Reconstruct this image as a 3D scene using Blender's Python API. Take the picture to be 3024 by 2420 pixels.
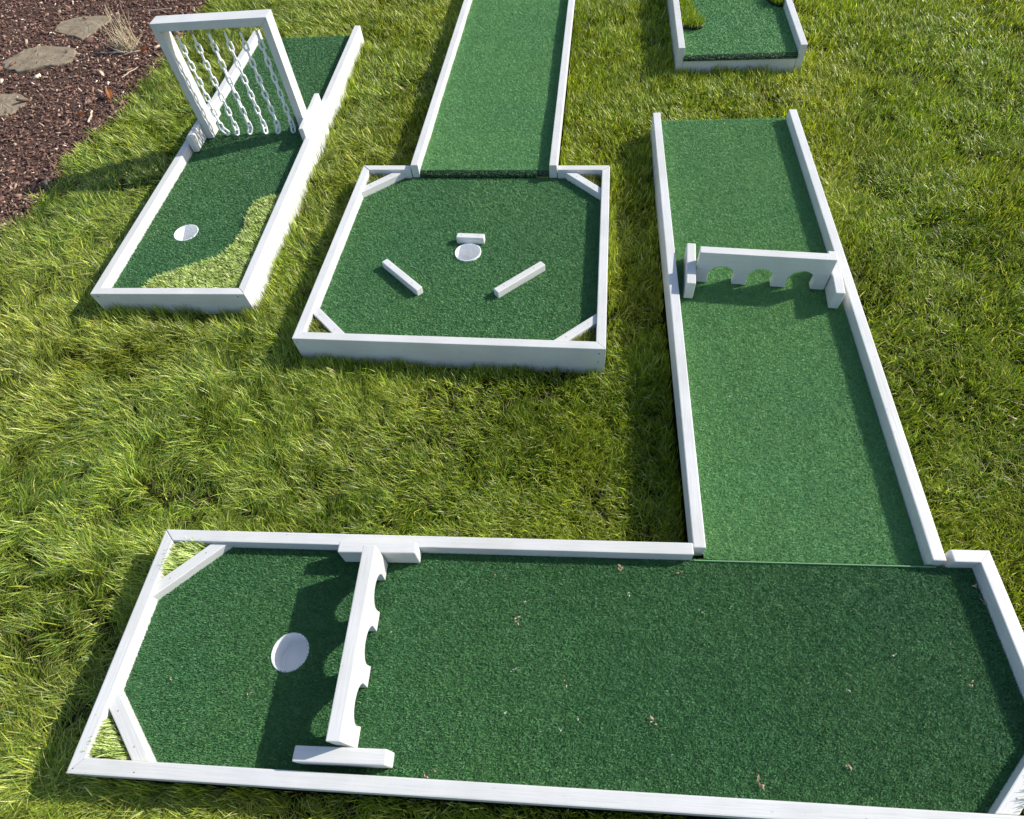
import bpy, bmesh, math, random
import numpy as np
from mathutils import Vector, Matrix

for o in list(bpy.data.objects):
    bpy.data.objects.remove(o)
scene = bpy.context.scene
COL = scene.collection
rng = np.random.default_rng(7)
random.seed(7)

# ------------------------------------------------------------------ camera
cam_d = bpy.data.cameras.new('camera')
cam = bpy.data.objects.new('camera', cam_d)
COL.objects.link(cam)
scene.camera = cam
cam_d.sensor_fit = 'HORIZONTAL'
cam_d.sensor_width = 36.0
cam_d.lens = 21.10
cam_d.clip_start = 0.05
cam_d.clip_end = 400
R_, U_, F_ = Vector((0.9928, -0.0975, -0.0689)), Vector((0.1194, 0.8107, 0.5732)), Vector((0.0, 0.5773, -0.8165))
M = Matrix.Identity(4)
for i in range(3):
    M[i][0], M[i][1], M[i][2] = R_[i], U_[i], -F_[i]
M[2][3] = 1.8689
cam.matrix_world = M

# ------------------------------------------------------------------ light
SUN_AZ = math.radians(78.7)      # clockwise from +Y
SUN_EL = math.radians(32.0)
world = bpy.data.worlds.new('World')
scene.world = world
world.use_nodes = True
wn = world.node_tree.nodes
bg = wn['Background']
sky = wn.new('ShaderNodeTexSky')
sky.sky_type = 'NISHITA'
sky.sun_disc = False
sky.sun_elevation = SUN_EL
sky.sun_rotation = SUN_AZ
sky.altitude = 300
sky.dust_density = 1.5
world.node_tree.links.new(sky.outputs[0], bg.inputs[0])
bg.inputs[1].default_value = 0.145
sun_d = bpy.data.lights.new('sun', 'SUN')
sun_d.energy = 4.7
sun_d.angle = math.radians(0.5)
sun_d.color = (1.0, 0.95, 0.86)
sun = bpy.data.objects.new('sun', sun_d)
COL.objects.link(sun)
sdir = Vector((math.sin(SUN_AZ) * math.cos(SUN_EL), math.cos(SUN_AZ) * math.cos(SUN_EL), math.sin(SUN_EL)))
sun.rotation_euler = sdir.to_track_quat('Z', 'Y').to_euler()
sun.location = sdir * 20
scene.view_settings.view_transform = 'Standard'
scene.view_settings.look = 'None'
scene.view_settings.gamma = 1.0
scene.view_settings.exposure = 0.33

# ------------------------------------------------------------------ helpers
def material(name):
    m = bpy.data.materials.new(name)
    m.use_nodes = True
    nt = m.node_tree
    return m, nt, nt.nodes['Principled BSDF'], nt.nodes['Material Output']

def N(nt, kind, **kw):
    n = nt.nodes.new(kind)
    for k, v in kw.items():
        if k.startswith('i_'):
            n.inputs[k[2:].replace('_', ' ')].default_value = v
        else:
            setattr(n, k, v)
    return n

def ramp(nt, src, stops):
    r = nt.nodes.new('ShaderNodeValToRGB')
    el = r.color_ramp.elements
    while len(el) < len(stops):
        el.new(0.5)
    for e, (p, c) in zip(el, stops):
        e.position = p
        e.color = (*c, 1)
    nt.links.new(src, r.inputs[0])
    return r

def link_obj(name, me, mat, parent=None):
    o = bpy.data.objects.new(name, me)
    if mat:
        me.materials.append(mat)
    COL.objects.link(o)
    if parent:
        o.parent = parent
    return o

def tag(o, label=None, cat=None, group=None, kind=None):
    if label: o['label'] = label
    if cat: o['category'] = cat
    if group: o['group'] = group
    if kind: o['kind'] = kind
    return o

def thing(name, label, cat, loc, rz=0.0, rx=0.0, group=None):
    o = bpy.data.objects.new(name, None)
    o.empty_display_size = 0.1
    COL.objects.link(o)
    o.matrix_world = Matrix.Translation(loc) @ Matrix.Rotation(rz, 4, 'Z') @ Matrix.Rotation(rx, 4, 'X')
    return tag(o, label, cat, group)

def bm_obj(name, bm, mat, parent=None, bevel=0.0025, seg=2, smooth=False):
    bm.normal_update()
    if bevel:
        es = [e for e in bm.edges if len(e.link_faces) == 2 and e.calc_face_angle(0) > 0.5]
        bmesh.ops.bevel(bm, geom=es, offset=bevel, segments=seg, profile=0.6, affect='EDGES', clamp_overlap=True)
    bmesh.ops.recalc_face_normals(bm, faces=bm.faces)
    me = bpy.data.meshes.new(name)
    bm.to_mesh(me)
    bm.free()
    if smooth:
        me.shade_smooth()
        me.set_sharp_from_angle(angle=math.radians(38))
    return link_obj(name, me, mat, parent)

def prism(poly, z0, z1, bm=None):
    """z0/z1 numbers or callables of (x,y)"""
    bm = bm or bmesh.new()
    f0 = z0 if callable(z0) else (lambda x, y: z0)
    f1 = z1 if callable(z1) else (lambda x, y: z1)
    a = [bm.verts.new((x, y, f0(x, y))) for x, y in poly]
    b = [bm.verts.new((x, y, f1(x, y))) for x, y in poly]
    n = len(poly)
    bm.faces.new(a[::-1])
    bm.faces.new(b)
    for i in range(n):
        bm.faces.new((a[i], a[(i + 1) % n], b[(i + 1) % n], b[i]))
    return bm

def rect(x0, x1, y0, y1):
    return [(x0, y0), (x1, y0), (x1, y1), (x0, y1)]

wob = random.Random(4)
def fillbox(name, poly, z0, z1, mat, parent, bevel=0.0035, **k):
    if mat is PAINT:
        # grain follows the longest edge of the board
        (ax_, ay_), (bx2, by2) = max(zip(poly, poly[1:] + poly[:1]), key=lambda e: math.dist(*e))
        a = math.atan2(by2 - ay_, bx2 - ax_)
        mat = mat_paint('x' if abs(math.sin(a)) < 0.2 else 'y' if abs(math.cos(a)) < 0.2 else round(a, 1))
    o = _fillbox(name, poly, z0, z1, mat, parent, bevel, **k)
    if name == 'rail':
        # hand-built: no rail is perfectly level or square to the next
        o.location.z = wob.uniform(-0.0012, 0.0012)
        o.rotation_euler = (wob.uniform(-0.0006, 0.0006), wob.uniform(-0.0006, 0.0006), wob.uniform(-0.0009, 0.0009))
    return o

def _fillbox(name, poly, z0, z1, mat, parent, bevel=0.003, **k):
    return bm_obj(name, prism(poly, z0, z1), mat, parent, bevel, **k)

def np_mesh(name, V, Q, tint=None, smooth=False):
    """V (n,3), Q (m,4) quads -> mesh with optional per-vertex colour 'tint'"""
    me = bpy.data.meshes.new(name)
    V = np.ascontiguousarray(V, dtype=np.float32)
    Q = np.ascontiguousarray(Q, dtype=np.int32)
    me.vertices.add(len(V)); me.vertices.foreach_set('co', V.ravel())
    me.loops.add(Q.size); me.loops.foreach_set('vertex_index', Q.ravel())
    me.polygons.add(len(Q))
    me.polygons.foreach_set('loop_start', np.arange(0, Q.size, 4, dtype=np.int32))
    if tint is not None:
        at = me.attributes.new('tint', 'FLOAT_COLOR', 'POINT')
        c = np.ones((len(V), 4), dtype=np.float32); c[:, :3] = tint
        at.data.foreach_set('color', c.ravel())
    me.update(calc_edges=True)
    if smooth:
        me.shade_smooth()
    return me

def ribbons(P, Nn, T1, T2, L, az, a0, a1, wid, twist, nseg, tip=0.12):
    """curved tapering blades. P base points, Nn normals, T1/T2 tangents."""
    n = len(P)
    d = np.cos(az)[:, None] * T1 + np.sin(az)[:, None] * T2
    s = -np.sin(az + twist)[:, None] * T1 + np.cos(az + twist)[:, None] * T2
    pts = [P]
    for k in range(nseg):
        a = a0 + (a1 - a0) * ((k + 0.5) / nseg)
        pts.append(pts[-1] + (L / nseg)[:, None] * (np.sin(a)[:, None] * d + np.cos(a)[:, None] * Nn))
    V = np.empty((n, nseg + 1, 2, 3), dtype=np.float32)
    for k in range(nseg + 1):
        t = k / nseg
        w = wid * (1 - (1 - tip) * t ** 1.8) * 0.5
        V[:, k, 0] = pts[k] - s * w[:, None]
        V[:, k, 1] = pts[k] + s * w[:, None]
    base = (np.arange(n) * (2 * (nseg + 1)))[:, None]
    Q = np.concatenate([np.stack([base[:, 0] + 2 * k, base[:, 0] + 2 * k + 1, base[:, 0] + 2 * k + 3, base[:, 0] + 2 * k + 2], -1) for k in range(nseg)])
    return V.reshape(-1, 3), Q, pts[-1]

class Noise2:
    def __init__(self, seed, n=64):
        self.g = np.random.default_rng(seed).random((n, n)); self.n = n
    def __call__(self, x, y, scale):
        u = np.asarray(x) / scale + 31.7; v = np.asarray(y) / scale + 17.3
        iu = np.floor(u).astype(int); iv = np.floor(v).astype(int)
        fu = u - iu; fv = v - iv
        fu = fu * fu * (3 - 2 * fu); fv = fv * fv * (3 - 2 * fv)
        n = self.n; g = self.g
        a = g[iu % n, iv % n]; b = g[(iu + 1) % n, iv % n]; c = g[iu % n, (iv + 1) % n]; d = g[(iu + 1) % n, (iv + 1) % n]
        return (a * (1 - fu) + b * fu) * (1 - fv) + (c * (1 - fu) + d * fu) * fv
    def fbm(self, x, y, scale):
        return (self(x, y, scale) + 0.5 * self(x + 9.1, y + 3.7, scale / 2.1) + 0.25 * self(x - 5.3, y + 8.8, scale / 4.3)) / 1.75

def gz(y):
    """gentle rise of the lawn away from the camera (level the blades reach on the boards)"""
    k = 0.25
    return 0.03 * k * np.log1p(np.exp(np.minimum((np.asarray(y, dtype=float) - 1.75) / k, 60)))

# ------------------------------------------------------------------ materials
_paints = {}
def mat_paint(axis='x'):
    """white paint over brushed softwood; grain runs along the given local axis (x, y, z or an angle in the xy plane)"""
    if axis in _paints:
        return _paints[axis]
    m, nt, b, out = material('white_painted_wood')
    tc = N(nt, 'ShaderNodeTexCoord')
    oi = N(nt, 'ShaderNodeObjectInfo')
    mp = N(nt, 'ShaderNodeMapping')
    rot = N(nt, 'ShaderNodeMapping')
    if axis == 'y': rot.inputs['Rotation'].default_value = (0, 0, math.pi / 2)
    elif axis == 'z': rot.inputs['Rotation'].default_value = (0, math.pi / 2, 0)
    elif axis != 'x': rot.inputs['Rotation'].default_value = (0, 0, -axis)
    mp.inputs['Scale'].default_value = (0.035, 1, 1)
    off = N(nt, 'ShaderNodeVectorMath', operation='ADD')
    sc = N(nt, 'ShaderNodeVectorMath', operation='SCALE')
    sc.inputs[0].default_value = (13.0, 7.0, 5.0)
    nt.links.new(oi.outputs['Random'], sc.inputs['Scale'])
    nt.links.new(tc.outputs['Object'], rot.inputs['Vector'])
    nt.links.new(rot.outputs[0], off.inputs[0]); nt.links.new(sc.outputs[0], off.inputs[1])
    nt.links.new(off.outputs[0], mp.inputs['Vector'])
    n1 = N(nt, 'ShaderNodeTexNoise', i_Scale=7.0, i_Detail=5.0, i_Roughness=0.6)
    n2 = N(nt, 'ShaderNodeTexNoise', i_Scale=190.0, i_Detail=4.0, i_Roughness=0.6, i_Distortion=0.6)
    n3 = N(nt, 'ShaderNodeTexNoise', i_Scale=55.0, i_Detail=3.0, i_Roughness=0.6)
    n4 = N(nt, 'ShaderNodeTexNoise', i_Scale=2.2, i_Detail=3.0, i_Roughness=0.6)
    nt.links.new(off.outputs[0], n1.inputs['Vector']); nt.links.new(mp.outputs[0], n2.inputs['Vector'])
    nt.links.new(off.outputs[0], n3.inputs['Vector']); nt.links.new(off.outputs[0], n4.inputs['Vector'])
    r = ramp(nt, n1.outputs['Fac'], [(0.3, (0.59, 0.595, 0.59)), (0.65, (0.66, 0.66, 0.65))])
    gr = ramp(nt, n2.outputs['Fac'], [(0.32, (0.92, 0.92, 0.91)), (0.55, (1, 1, 1))])
    sp = ramp(nt, n3.outputs['Fac'], [(0.24, (0.45, 0.42, 0.36)), (0.31, (1, 1, 1))])
    dm = ramp(nt, n4.outputs['Fac'], [(0.40, (0.93, 0.92, 0.89)), (0.60, (1, 1, 1))])
    cur = r.outputs[0]
    for src, f in ((gr, 0.9), (sp, 0.7), (dm, 0.8)):
        mx = N(nt, 'ShaderNodeMix', data_type='RGBA', blend_type='MULTIPLY')
        mx.inputs['Factor'].default_value = f
        nt.links.new(cur, mx.inputs['A']); nt.links.new(src.outputs[0], mx.inputs['B'])
        cur = mx.outputs['Result']
    nt.links.new(cur, b.inputs['Base Color'])
    b.inputs['Roughness'].default_value = 0.5
    b.inputs['Specular IOR Level'].default_value = 0.4
    bp = N(nt, 'ShaderNodeBump', i_Strength=0.5, i_Distance=0.0015)
    nt.links.new(n2.outputs['Fac'], bp.inputs['Height'])
    nt.links.new(bp.outputs[0], b.inputs['Normal'])
    _paints[axis] = m
    return m

def mat_fibre(name, rough=0.55, transl=0.25, spec=0.3, tr_tint=(1.2, 1.25, 0.6)):
    m, nt, b, out = material(name)
    at = N(nt, 'ShaderNodeAttribute', attribute_name='tint')
    nt.links.new(at.outputs['Color'], b.inputs['Base Color'])
    b.inputs['Roughness'].default_value = rough
    b.inputs['Specular IOR Level'].default_value = spec
    tr = N(nt, 'ShaderNodeBsdfTranslucent')
    mul = N(nt, 'ShaderNodeMix', data_type='RGBA', blend_type='MULTIPLY')
    mul.inputs['Factor'].default_value = 1.0
    mul.inputs['B'].default_value = (*tr_tint, 1)
    nt.links.new(at.outputs['Color'], mul.inputs['A'])
    nt.links.new(mul.outputs['Result'], tr.inputs['Color'])
    ms = N(nt, 'ShaderNodeMixShader')
    ms.inputs[0].default_value = transl
    nt.links.new(b.outputs[0], ms.inputs[1]); nt.links.new(tr.outputs[0], ms.inputs[2])
    nt.links.new(ms.outputs[0], out.inputs['Surface'])
    return m

def mat_simple(name, stops, scale=20.0, rough=0.8, spec=0.3, bump=0.0, bscale=60.0, metal=0.0, detail=6.0):
    m, nt, b, out = material(name)
    tc = N(nt, 'ShaderNodeTexCoord')
    n1 = N(nt, 'ShaderNodeTexNoise', i_Scale=scale, i_Detail=detail, i_Roughness=0.65)
    nt.links.new(tc.outputs['Object'], n1.inputs['Vector'])
    r = ramp(nt, n1.outputs['Fac'], stops)
    nt.links.new(r.outputs[0], b.inputs['Base Color'])
    b.inputs['Roughness'].default_value = rough
    b.inputs['Specular IOR Level'].default_value = spec
    b.inputs['Metallic'].default_value = metal
    if bump:
        n2 = N(nt, 'ShaderNodeTexNoise', i_Scale=bscale, i_Detail=6.0, i_Roughness=0.7)
        nt.links.new(tc.outputs['Object'], n2.inputs['Vector'])
        bp = N(nt, 'ShaderNodeBump', i_Strength=0.8, i_Distance=bump)
        nt.links.new(n2.outputs['Fac'], bp.inputs['Height']); nt.links.new(bp.outputs[0], b.inputs['Normal'])
    return m

PAINT = mat_paint('x')
TURF = mat_fibre('green_carpet_turf', rough=0.5, transl=0.15, spec=0.35, tr_tint=(1, 1, 1))
EDGE = mat_simple('cut_turf_edge', [(0.3, (0.10, 0.26, 0.10)), (0.7, (0.22, 0.40, 0.20))], 300, 0.8, 0.2)
PILE = mat_fibre('long_pile_artificial_grass', rough=0.45, transl=0.3, spec=0.4)
GRASS = mat_fibre('lawn_grass', rough=0.38, transl=0.34, spec=0.4)
PLASTIC = mat_simple('white_plastic', [(0.3, (0.84, 0.85, 0.85)), (0.7, (0.87, 0.88, 0.88))], 12, 0.35, 0.5)
SCREW = mat_simple('dark_screw', [(0.3, (0.03, 0.028, 0.025)), (0.7, (0.12, 0.11, 0.10))], 90, 0.6, 0.4)
FILLER = mat_simple('filled_screw_hole', [(0.3, (0.30, 0.29, 0.28)), (0.7, (0.46, 0.45, 0.44))], 90, 0.7, 0.3)
STEEL = mat_simple('galvanised_steel', [(0.3, (0.35, 0.36, 0.36)), (0.7, (0.55, 0.56, 0.56))], 60, 0.35, 0.5, metal=0.8)
SOIL = mat_simple('lawn_soil', [(0.3, (0.020, 0.022, 0.008)), (0.55, (0.036, 0.042, 0.012)), (0.75, (0.060, 0.056, 0.022))], 30, 0.95, 0.1, 0.01, 90)
MULCHG = mat_simple('mulch_soil', [(0.3, (0.055, 0.033, 0.026)), (0.5, (0.105, 0.063, 0.050)), (0.7, (0.15, 0.095, 0.074))], 45, 0.95, 0.1, 0.012, 70)
CHIP = mat_fibre('mulch_chips', rough=0.85, transl=0.0, spec=0.2)
STONE = mat_simple('flagstone', [(0.28, (0.12, 0.092, 0.062)), (0.42, (0.235, 0.186, 0.126)), (0.72, (0.31, 0.255, 0.178))], 14, 0.9, 0.2, 0.006, 35)
STRAW = mat_simple('dry_straw', [(0.3, (0.42, 0.34, 0.22)), (0.7, (0.64, 0.55, 0.39))], 25, 0.8, 0.2)
TWIG = mat_simple('pale_twig', [(0.3, (0.40, 0.31, 0.22)), (0.7, (0.62, 0.52, 0.40))], 30, 0.85, 0.2)
RUST = mat_simple('orange_dry_leaf', [(0.3, (0.42, 0.16, 0.06)), (0.7, (0.60, 0.30, 0.13))], 40, 0.7, 0.2)
PETAL = mat_simple('dried_blossom', [(0.3, (0.50, 0.27, 0.18)), (0.6, (0.80, 0.62, 0.48))], 120, 0.8, 0.2)
CRUMB = mat_simple('pale_crumb', [(0.3, (0.72, 0.74, 0.60)), (0.7, (0.85, 0.85, 0.75))], 120, 0.8, 0.2)

# ------------------------------------------------------------------ section frames (x, y, heading)
W = 0.0381
FA = (-1.1798, 0.9336, -0.1538)
FB = (-0.8521, 1.7245, -0.2032)
FC = (0.4980, 0.6618, -0.1781)
FD = (-1.8083, 2.1490, -0.1710)
FE = (1.2026, 3.5946, -0.1892)

def to_world(F, x, y):
    c, s = math.cos(F[2]), math.sin(F[2])
    return F[0] + c * x - s * y, F[1] + s * x + c * y

# ------------------------------------------------------------------ turf
def turf(name, parent, profile, x0, x1, hole=None, dens=60000, flen=0.009, fw=0.0022, base=(0.160, 0.380, 0.136), ntwist=0.8, nose=0):
    """short-pile carpet: profile polyline (y,z) extruded over x; hole=(cx,cy,r) in the longest segment."""
    Vs, Qs, Ts = [], [], []
    off = 0
    segs = list(zip(profile[:-1], profile[1:]))
    lens = [math.dist(a, b) for a, b in segs]
    big = lens.index(max(lens))
    basec = np.array(base)
    for i, ((ya, za), (yb, zb)) in enumerate(segs):
        if hole and i == big:
            cx, cy, r = hole
            angs = set(np.linspace(-math.pi, math.pi, 73)[:-1])
            for X, Y in ((x0, ya), (x1, ya), (x1, yb), (x0, yb)):
                angs.add(math.atan2(Y - cy, X - cx))
            angs = sorted(angs)
            inner, outer = [], []
            for a in angs:
                c, s = math.cos(a), math.sin(a)
                t = min([k for k in (((x1 if c > 0 else x0) - cx) / c if abs(c) > 1e-9 else 1e9, ((max(ya, yb) if s > 0 else min(ya, yb)) - cy) / s if abs(s) > 1e-9 else 1e9)])
                inner.append((cx + r * c, cy + r * s, za)); outer.append((cx + t * c, cy + t * s, za))
            n = len(angs)
            V = np.array(inner + outer)
            Q = np.array([(k, n + k, n + (k + 1) % n, (k + 1) % n) for k in range(n)])
        else:
            V = np.array([(x0, ya, za), (x1, ya, za), (x1, yb, zb), (x0, yb, zb)]); Q = np.array([(0, 1, 2, 3)])
        Vs.append(V); Qs.append(Q + off); off += len(V); Ts.append(np.tile(basec * 0.75, (len(V), 1)))
    # fibres
    area = np.array(lens) * (x1 - x0)
    area[:nose] *= 0.45      # the pile splays open round the folded edge
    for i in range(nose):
        Ts[i][:] = (0.010, 0.016, 0.011)  # dark base tint stands in for the shade round the folded edge
    n = int(area.sum() * dens)
    si = rng.choice(len(segs), n, p=area / area.sum())
    t = rng.random(n)
    pr = np.array(profile, dtype=float)
    A, B = pr[si], pr[si + 1]
    yz = A + (B - A) * t[:, None]
    X = x0 + (x1 - x0) * rng.random(n)
    P = np.stack([X, yz[:, 0], yz[:, 1]], -1)
    d = (B - A) / np.linalg.norm(B - A, axis=1)[:, None]
    T2 = np.stack([np.zeros(n), d[:, 0], d[:, 1]], -1)
    Nn = np.stack([np.zeros(n), -d[:, 1], d[:, 0]], -1)
    T1 = np.tile(np.array([1.0, 0, 0]), (n, 1))
    if hole:
        keep = np.hypot(P[:, 0] - hole[0], P[:, 1] - hole[1]) > hole[2] + 0.001
        P, T1, T2, Nn, yz, si = P[keep], T1[keep], T2[keep], Nn[keep], yz[keep], si[keep]
        n = len(P)
    nz = Noise2(int(x1 * 1000) + len(name))
    tuft = nz(P[:, 0], P[:, 1], 0.009)
    streak = nz.fbm(P[:, 0], P[:, 1] * 0.35, 0.10)
    lean = rng.uniform(0.4, 1.0, n) + 0.25 * (tuft - 0.5)
    az = rng.uniform(0, 2 * math.pi, n)
    L = flen * rng.uniform(0.65, 1.25, n) * (0.85 + 0.3 * tuft) * np.where(si < nose, 0.5, 1.0)
    V, Q, _ = ribbons(P, Nn, T1, T2, L, az, lean * 0.6, lean * 1.65, fw * rng.uniform(0.7, 1.3, n), rng.uniform(-ntwist, ntwist, n), 2, 0.45)
    v = (0.84 + 0.32 * rng.random(n)) * (0.90 + 0.20 * tuft) * (0.93 + 0.14 * streak)
    c = basec[None, :] * v[:, None]
    yel = (rng.random(n) < 0.08)
    c[yel] *= np.array([1.45, 1.12, 0.85])
    lite = (rng.random(n) < 0.05)
    c[lite] *= np.array([1.45, 1.35, 1.4])
    c *= (1 + (nz.fbm(P[:, 0] + 7, P[:, 1], 0.35) - 0.5)[:, None] * np.array([0.30, 0.10, -0.06]))
    Vs.append(V); Qs.append(Q + off); Ts.append(np.repeat(c, 6, axis=0))
    me = np_mesh(name, np.concatenate(Vs), np.concatenate(Qs), np.concatenate(Ts))
    return link_obj(name, me, TURF, parent)

def in_poly(x, y, poly):
    inside = np.zeros(len(x), bool)
    n = len(poly)
    for i in range(n):
        x1, y1 = poly[i]; x2, y2 = poly[(i + 1) % n]
        if y1 == y2: continue
        c = ((y1 > y) != (y2 > y)) & (x < (x2 - x1) * (y - y1) / (y2 - y1) + x1)
        inside ^= c
    return inside

def pile_patch(name, parent, poly, z, dens, length, az0, spread, lean, wid, palette, edge=None, thick=0.004):
    """long-pile artificial grass mat cut to a polygon"""
    poly = [tuple(q) for q in poly]
    n = len(poly)
    V = [(x, y, z) for x, y in poly] + [(x, y, z + thick) for x, y in poly]
    cx = sum(q[0] for q in poly) / n; cy = sum(q[1] for q in poly) / n
    bm = prism(poly, z, z + thick)
    bmesh.ops.triangulate(bm, faces=[f for f in bm.faces if len(f.verts) > 4])
    bm.verts.index_update()
    V0 = np.array([v.co[:] for v in bm.verts])
    Q0 = np.array([[v.index for v in f.verts] + ([f.verts[2].index] if len(f.verts) == 3 else []) for f in bm.faces])
    quads = Q0[[len(set(q)) == 4 for q in Q0.tolist()]]
    tris = [q[:3] for q in Q0.tolist() if len(set(q)) == 3]
    # triangles become quads by inserting the midpoint of their last edge
    extra, q2 = [], []
    for a, b, c in tris:
        extra.append((V0[c] + V0[a]) / 2); q2.append((a, b, c, len(V0) + len(extra) - 1))
    V0 = np.concatenate([V0, np.array(extra).reshape(-1, 3)])
    Q0 = np.concatenate([quads.reshape(-1, 4), np.array(q2, dtype=int).reshape(-1, 4)])
    bm.free()
    xs = [q[0] for q in poly]; ys = [q[1] for q in poly]
    m = int((max(xs) - min(xs)) * (max(ys) - min(ys)) * dens)
    X = rng.uniform(min(xs), max(xs), m); Y = rng.uniform(min(ys), max(ys), m)
    k = in_poly(X, Y, poly)
    X, Y = X[k], Y[k]; m = len(X)
    nz = Noise2(len(name) * 13 + int(abs(cx) * 100))
    P = np.stack([X, Y, np.full(m, z + thick * 0.5)], -1)
    up = np.tile([0., 0, 1], (m, 1)); T1 = np.tile([1., 0, 0], (m, 1)); T2 = np.tile([0., 1, 0], (m, 1))
    cl = nz(X, Y, 0.022)
    az = az0 + spread * rng.normal(0, 1, m) + (nz(X + 2, Y, 0.05) - 0.5) * 2.2
    a0 = lean * rng.uniform(0.3, 1.0, m); a1 = a0 + rng.uniform(0.2, 0.8, m)
    L = length * rng.uniform(0.6, 1.15, m) * (0.8 + 0.4 * cl)
    Vb, Qb, _ = ribbons(P, up, T1, T2, L, az, a0, a1, wid * rng.uniform(0.7, 1.3, m), rng.uniform(-.6, .6, m), 3, 0.25)
    pal = np.array(palette)
    c = pal[rng.integers(0, len(pal), m)] * (0.75 + 0.5 * rng.random(m))[:, None] * (0.8 + 0.4 * cl)[:, None]
    t0 = np.tile(np.array([0.05, 0.06, 0.02]) if edge is None else np.array(edge), (len(V0), 1))
    me = np_mesh(name, np.concatenate([V0, Vb]), np.concatenate([Q0, Qb + len(V0)]), np.concatenate([t0, np.repeat(c, 8, axis=0)]))
    return link_obj(name, me, PILE, parent)

LIME = [(0.56, 0.66, 0.22), (0.44, 0.55, 0.14), (0.30, 0.42, 0.07), (0.70, 0.74, 0.40), (0.22, 0.33, 0.05)]
OLIVE = [(0.26, 0.30, 0.05), (0.19, 0.25, 0.03), (0.34, 0.34, 0.09), (0.12, 0.17, 0.02)]
HEDGE = [(0.28, 0.38, 0.03), (0.20, 0.30, 0.022), (0.38, 0.44, 0.06)]

def screw(parent, loc, axis, r=0.0035, mat=None):
    """small countersunk screw head set in the paint, sitting half a millimetre proud"""
    bm = bmesh.new()
    bmesh.ops.create_cone(bm, cap_ends=True, segments=14, radius1=r, radius2=r * 0.75, depth=0.0016)
    q = Vector(axis).to_track_quat('Z', 'Y').to_matrix().to_4x4()
    bmesh.ops.transform(bm, matrix=Matrix.Translation(Vector(loc)) @ q, verts=bm.verts)
    return bm_obj('screw', bm, mat or SCREW, parent, bevel=0)

def cup(parent, cx, cy, ztop, r, depth, lip=0.0):
    bm = bmesh.new()
    prof = [(r - 0.003, ztop + lip), (r - 0.0035, ztop + lip - 0.004), (r - 0.005, ztop - depth + 0.006), (r - 0.011, ztop - depth), (0.0, ztop - depth)]
    outp = [(r - 0.0005, ztop + lip - 0.001), (r, ztop - 0.006), (r - 0.001, ztop - depth - 0.003)]
    full = outp[::-1] + prof
    n = 64
    rings = []
    for rr, z in full:
        if rr == 0:
            rings.append([bm.verts.new((cx, cy, z))])
        else:
            rings.append([bm.verts.new((cx + rr * math.cos(2 * math.pi * k / n), cy + rr * math.sin(2 * math.pi * k / n), z)) for k in range(n)])
    for a, b in zip(rings[:-1], rings[1:]):
        for k in range(n):
            if len(b) == 1:
                bm.faces.new((a[k], a[(k + 1) % n], b[0]))
            else:
                bm.faces.new((a[k], a[(k + 1) % n], b[(k + 1) % n], b[k]))
    return bm_obj('cup', bm, PLASTIC, parent, bevel=0, smooth=True)

def brace(parent, p, q, side, z0, z1, rail_x=None):
    """2x4 brace across a corner: inner edge p-q, thickness W towards `side`, both ends cut to the rails by the given outer points"""
    return fillbox('corner_brace', [p, q, side[1], side[0]], z0, z1, PAINT, parent, 0.003)

SEC = 'painted wooden mini golf sections laid on the lawn'
ZB = -0.045   # underside of the boards, sunk into the grass

# ---- front platform -------------------------------------------------------
hA, tA, DA, LA, LLA, SA = 0.1076, 0.057, 0.6907, 1.698, 2.545, 2.436
A = thing('putting_platform', 'long foreground platform with dark green turf and a white cup at its left end', 'golf platform', (FA[0], FA[1], 0), FA[2])
fillbox('rail', [(0, 0), (LA, 0), (LA, -W), (W, -W)], ZB, hA, PAINT, A)
r_l = fillbox('rail', [(0, 0), (W, -W), (W, -DA + W), (0, -DA)], ZB, hA - 0.0012, PAINT, A)
r_f = fillbox('rail', [(0, -DA), (W, -DA + W), (LLA - W, -DA + W), (LLA, -DA)], ZB, hA, PAINT, A)
fillbox('rail', [(LLA, 0), (LLA, -DA), (LLA - W, -DA + W), (LLA - W, -W)], ZB, hA - 0.0008, PAINT, A)
fillbox('rail', [(SA, 0), (LLA, 0), (LLA - W, -W), (SA, -W)], ZB, hA, PAINT, A)
turf('turf', A, [(-DA + W + 0.001, tA), (-W - 0.004, tA), (-W + 0.001, tA - 0.004), (-W + 0.002, tA - 0.02)], W + 0.001, LLA - W - 0.001, (0.505, -0.355, 0.0565), 230000, 0.0085, 0.0016, base=(0.070, 0.205, 0.072))  # same carpet; base colour darkened for the shade seen down in the pile
fillbox('turf_edge', rect(1.705, 2.405, -W - 0.0040, -W - 0.0010), tA + 0.001, tA + 0.0095, EDGE, A, 0)
cup(A, 0.505, -0.355, tA + 0.004, 0.0565, 0.085)
BZ = 0.094
def corner(parent, ix, iy, sx, sy, lx, ly, z1, z0):
    """brace across the inside corner (ix,iy); sx,sy point into the platform; legs lx,ly"""
    p = (ix, iy + sy * ly); q = (ix + sx * lx, iy)
    hyp = math.hypot(lx, ly)
    ex, ey = W * hyp / ly, W * hyp / lx
    p2 = (ix, iy + sy * (ly - ey)); q2 = (ix + sx * (lx - ex), iy)
    b = brace(parent, p, q, (p2, q2), z0, z1)
    for t in (0.22, 0.78):
        mx = ((p[0] + p2[0]) / 2 * (1 - t) + (q[0] + q2[0]) / 2 * t); my = ((p[1] + p2[1]) / 2 * (1 - t) + (q[1] + q2[1]) / 2 * t)
        screw(b, (mx, my, z1 + 0.0002), (0, 0, 1), 0.0028, FILLER)
    e = 0.004
    return [(ix + sx * e, iy + sy * e), (q2[0] - sx * e * 2, iy + sy * e), (ix + sx * e, p2[1] - sy * e * 2)]
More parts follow.
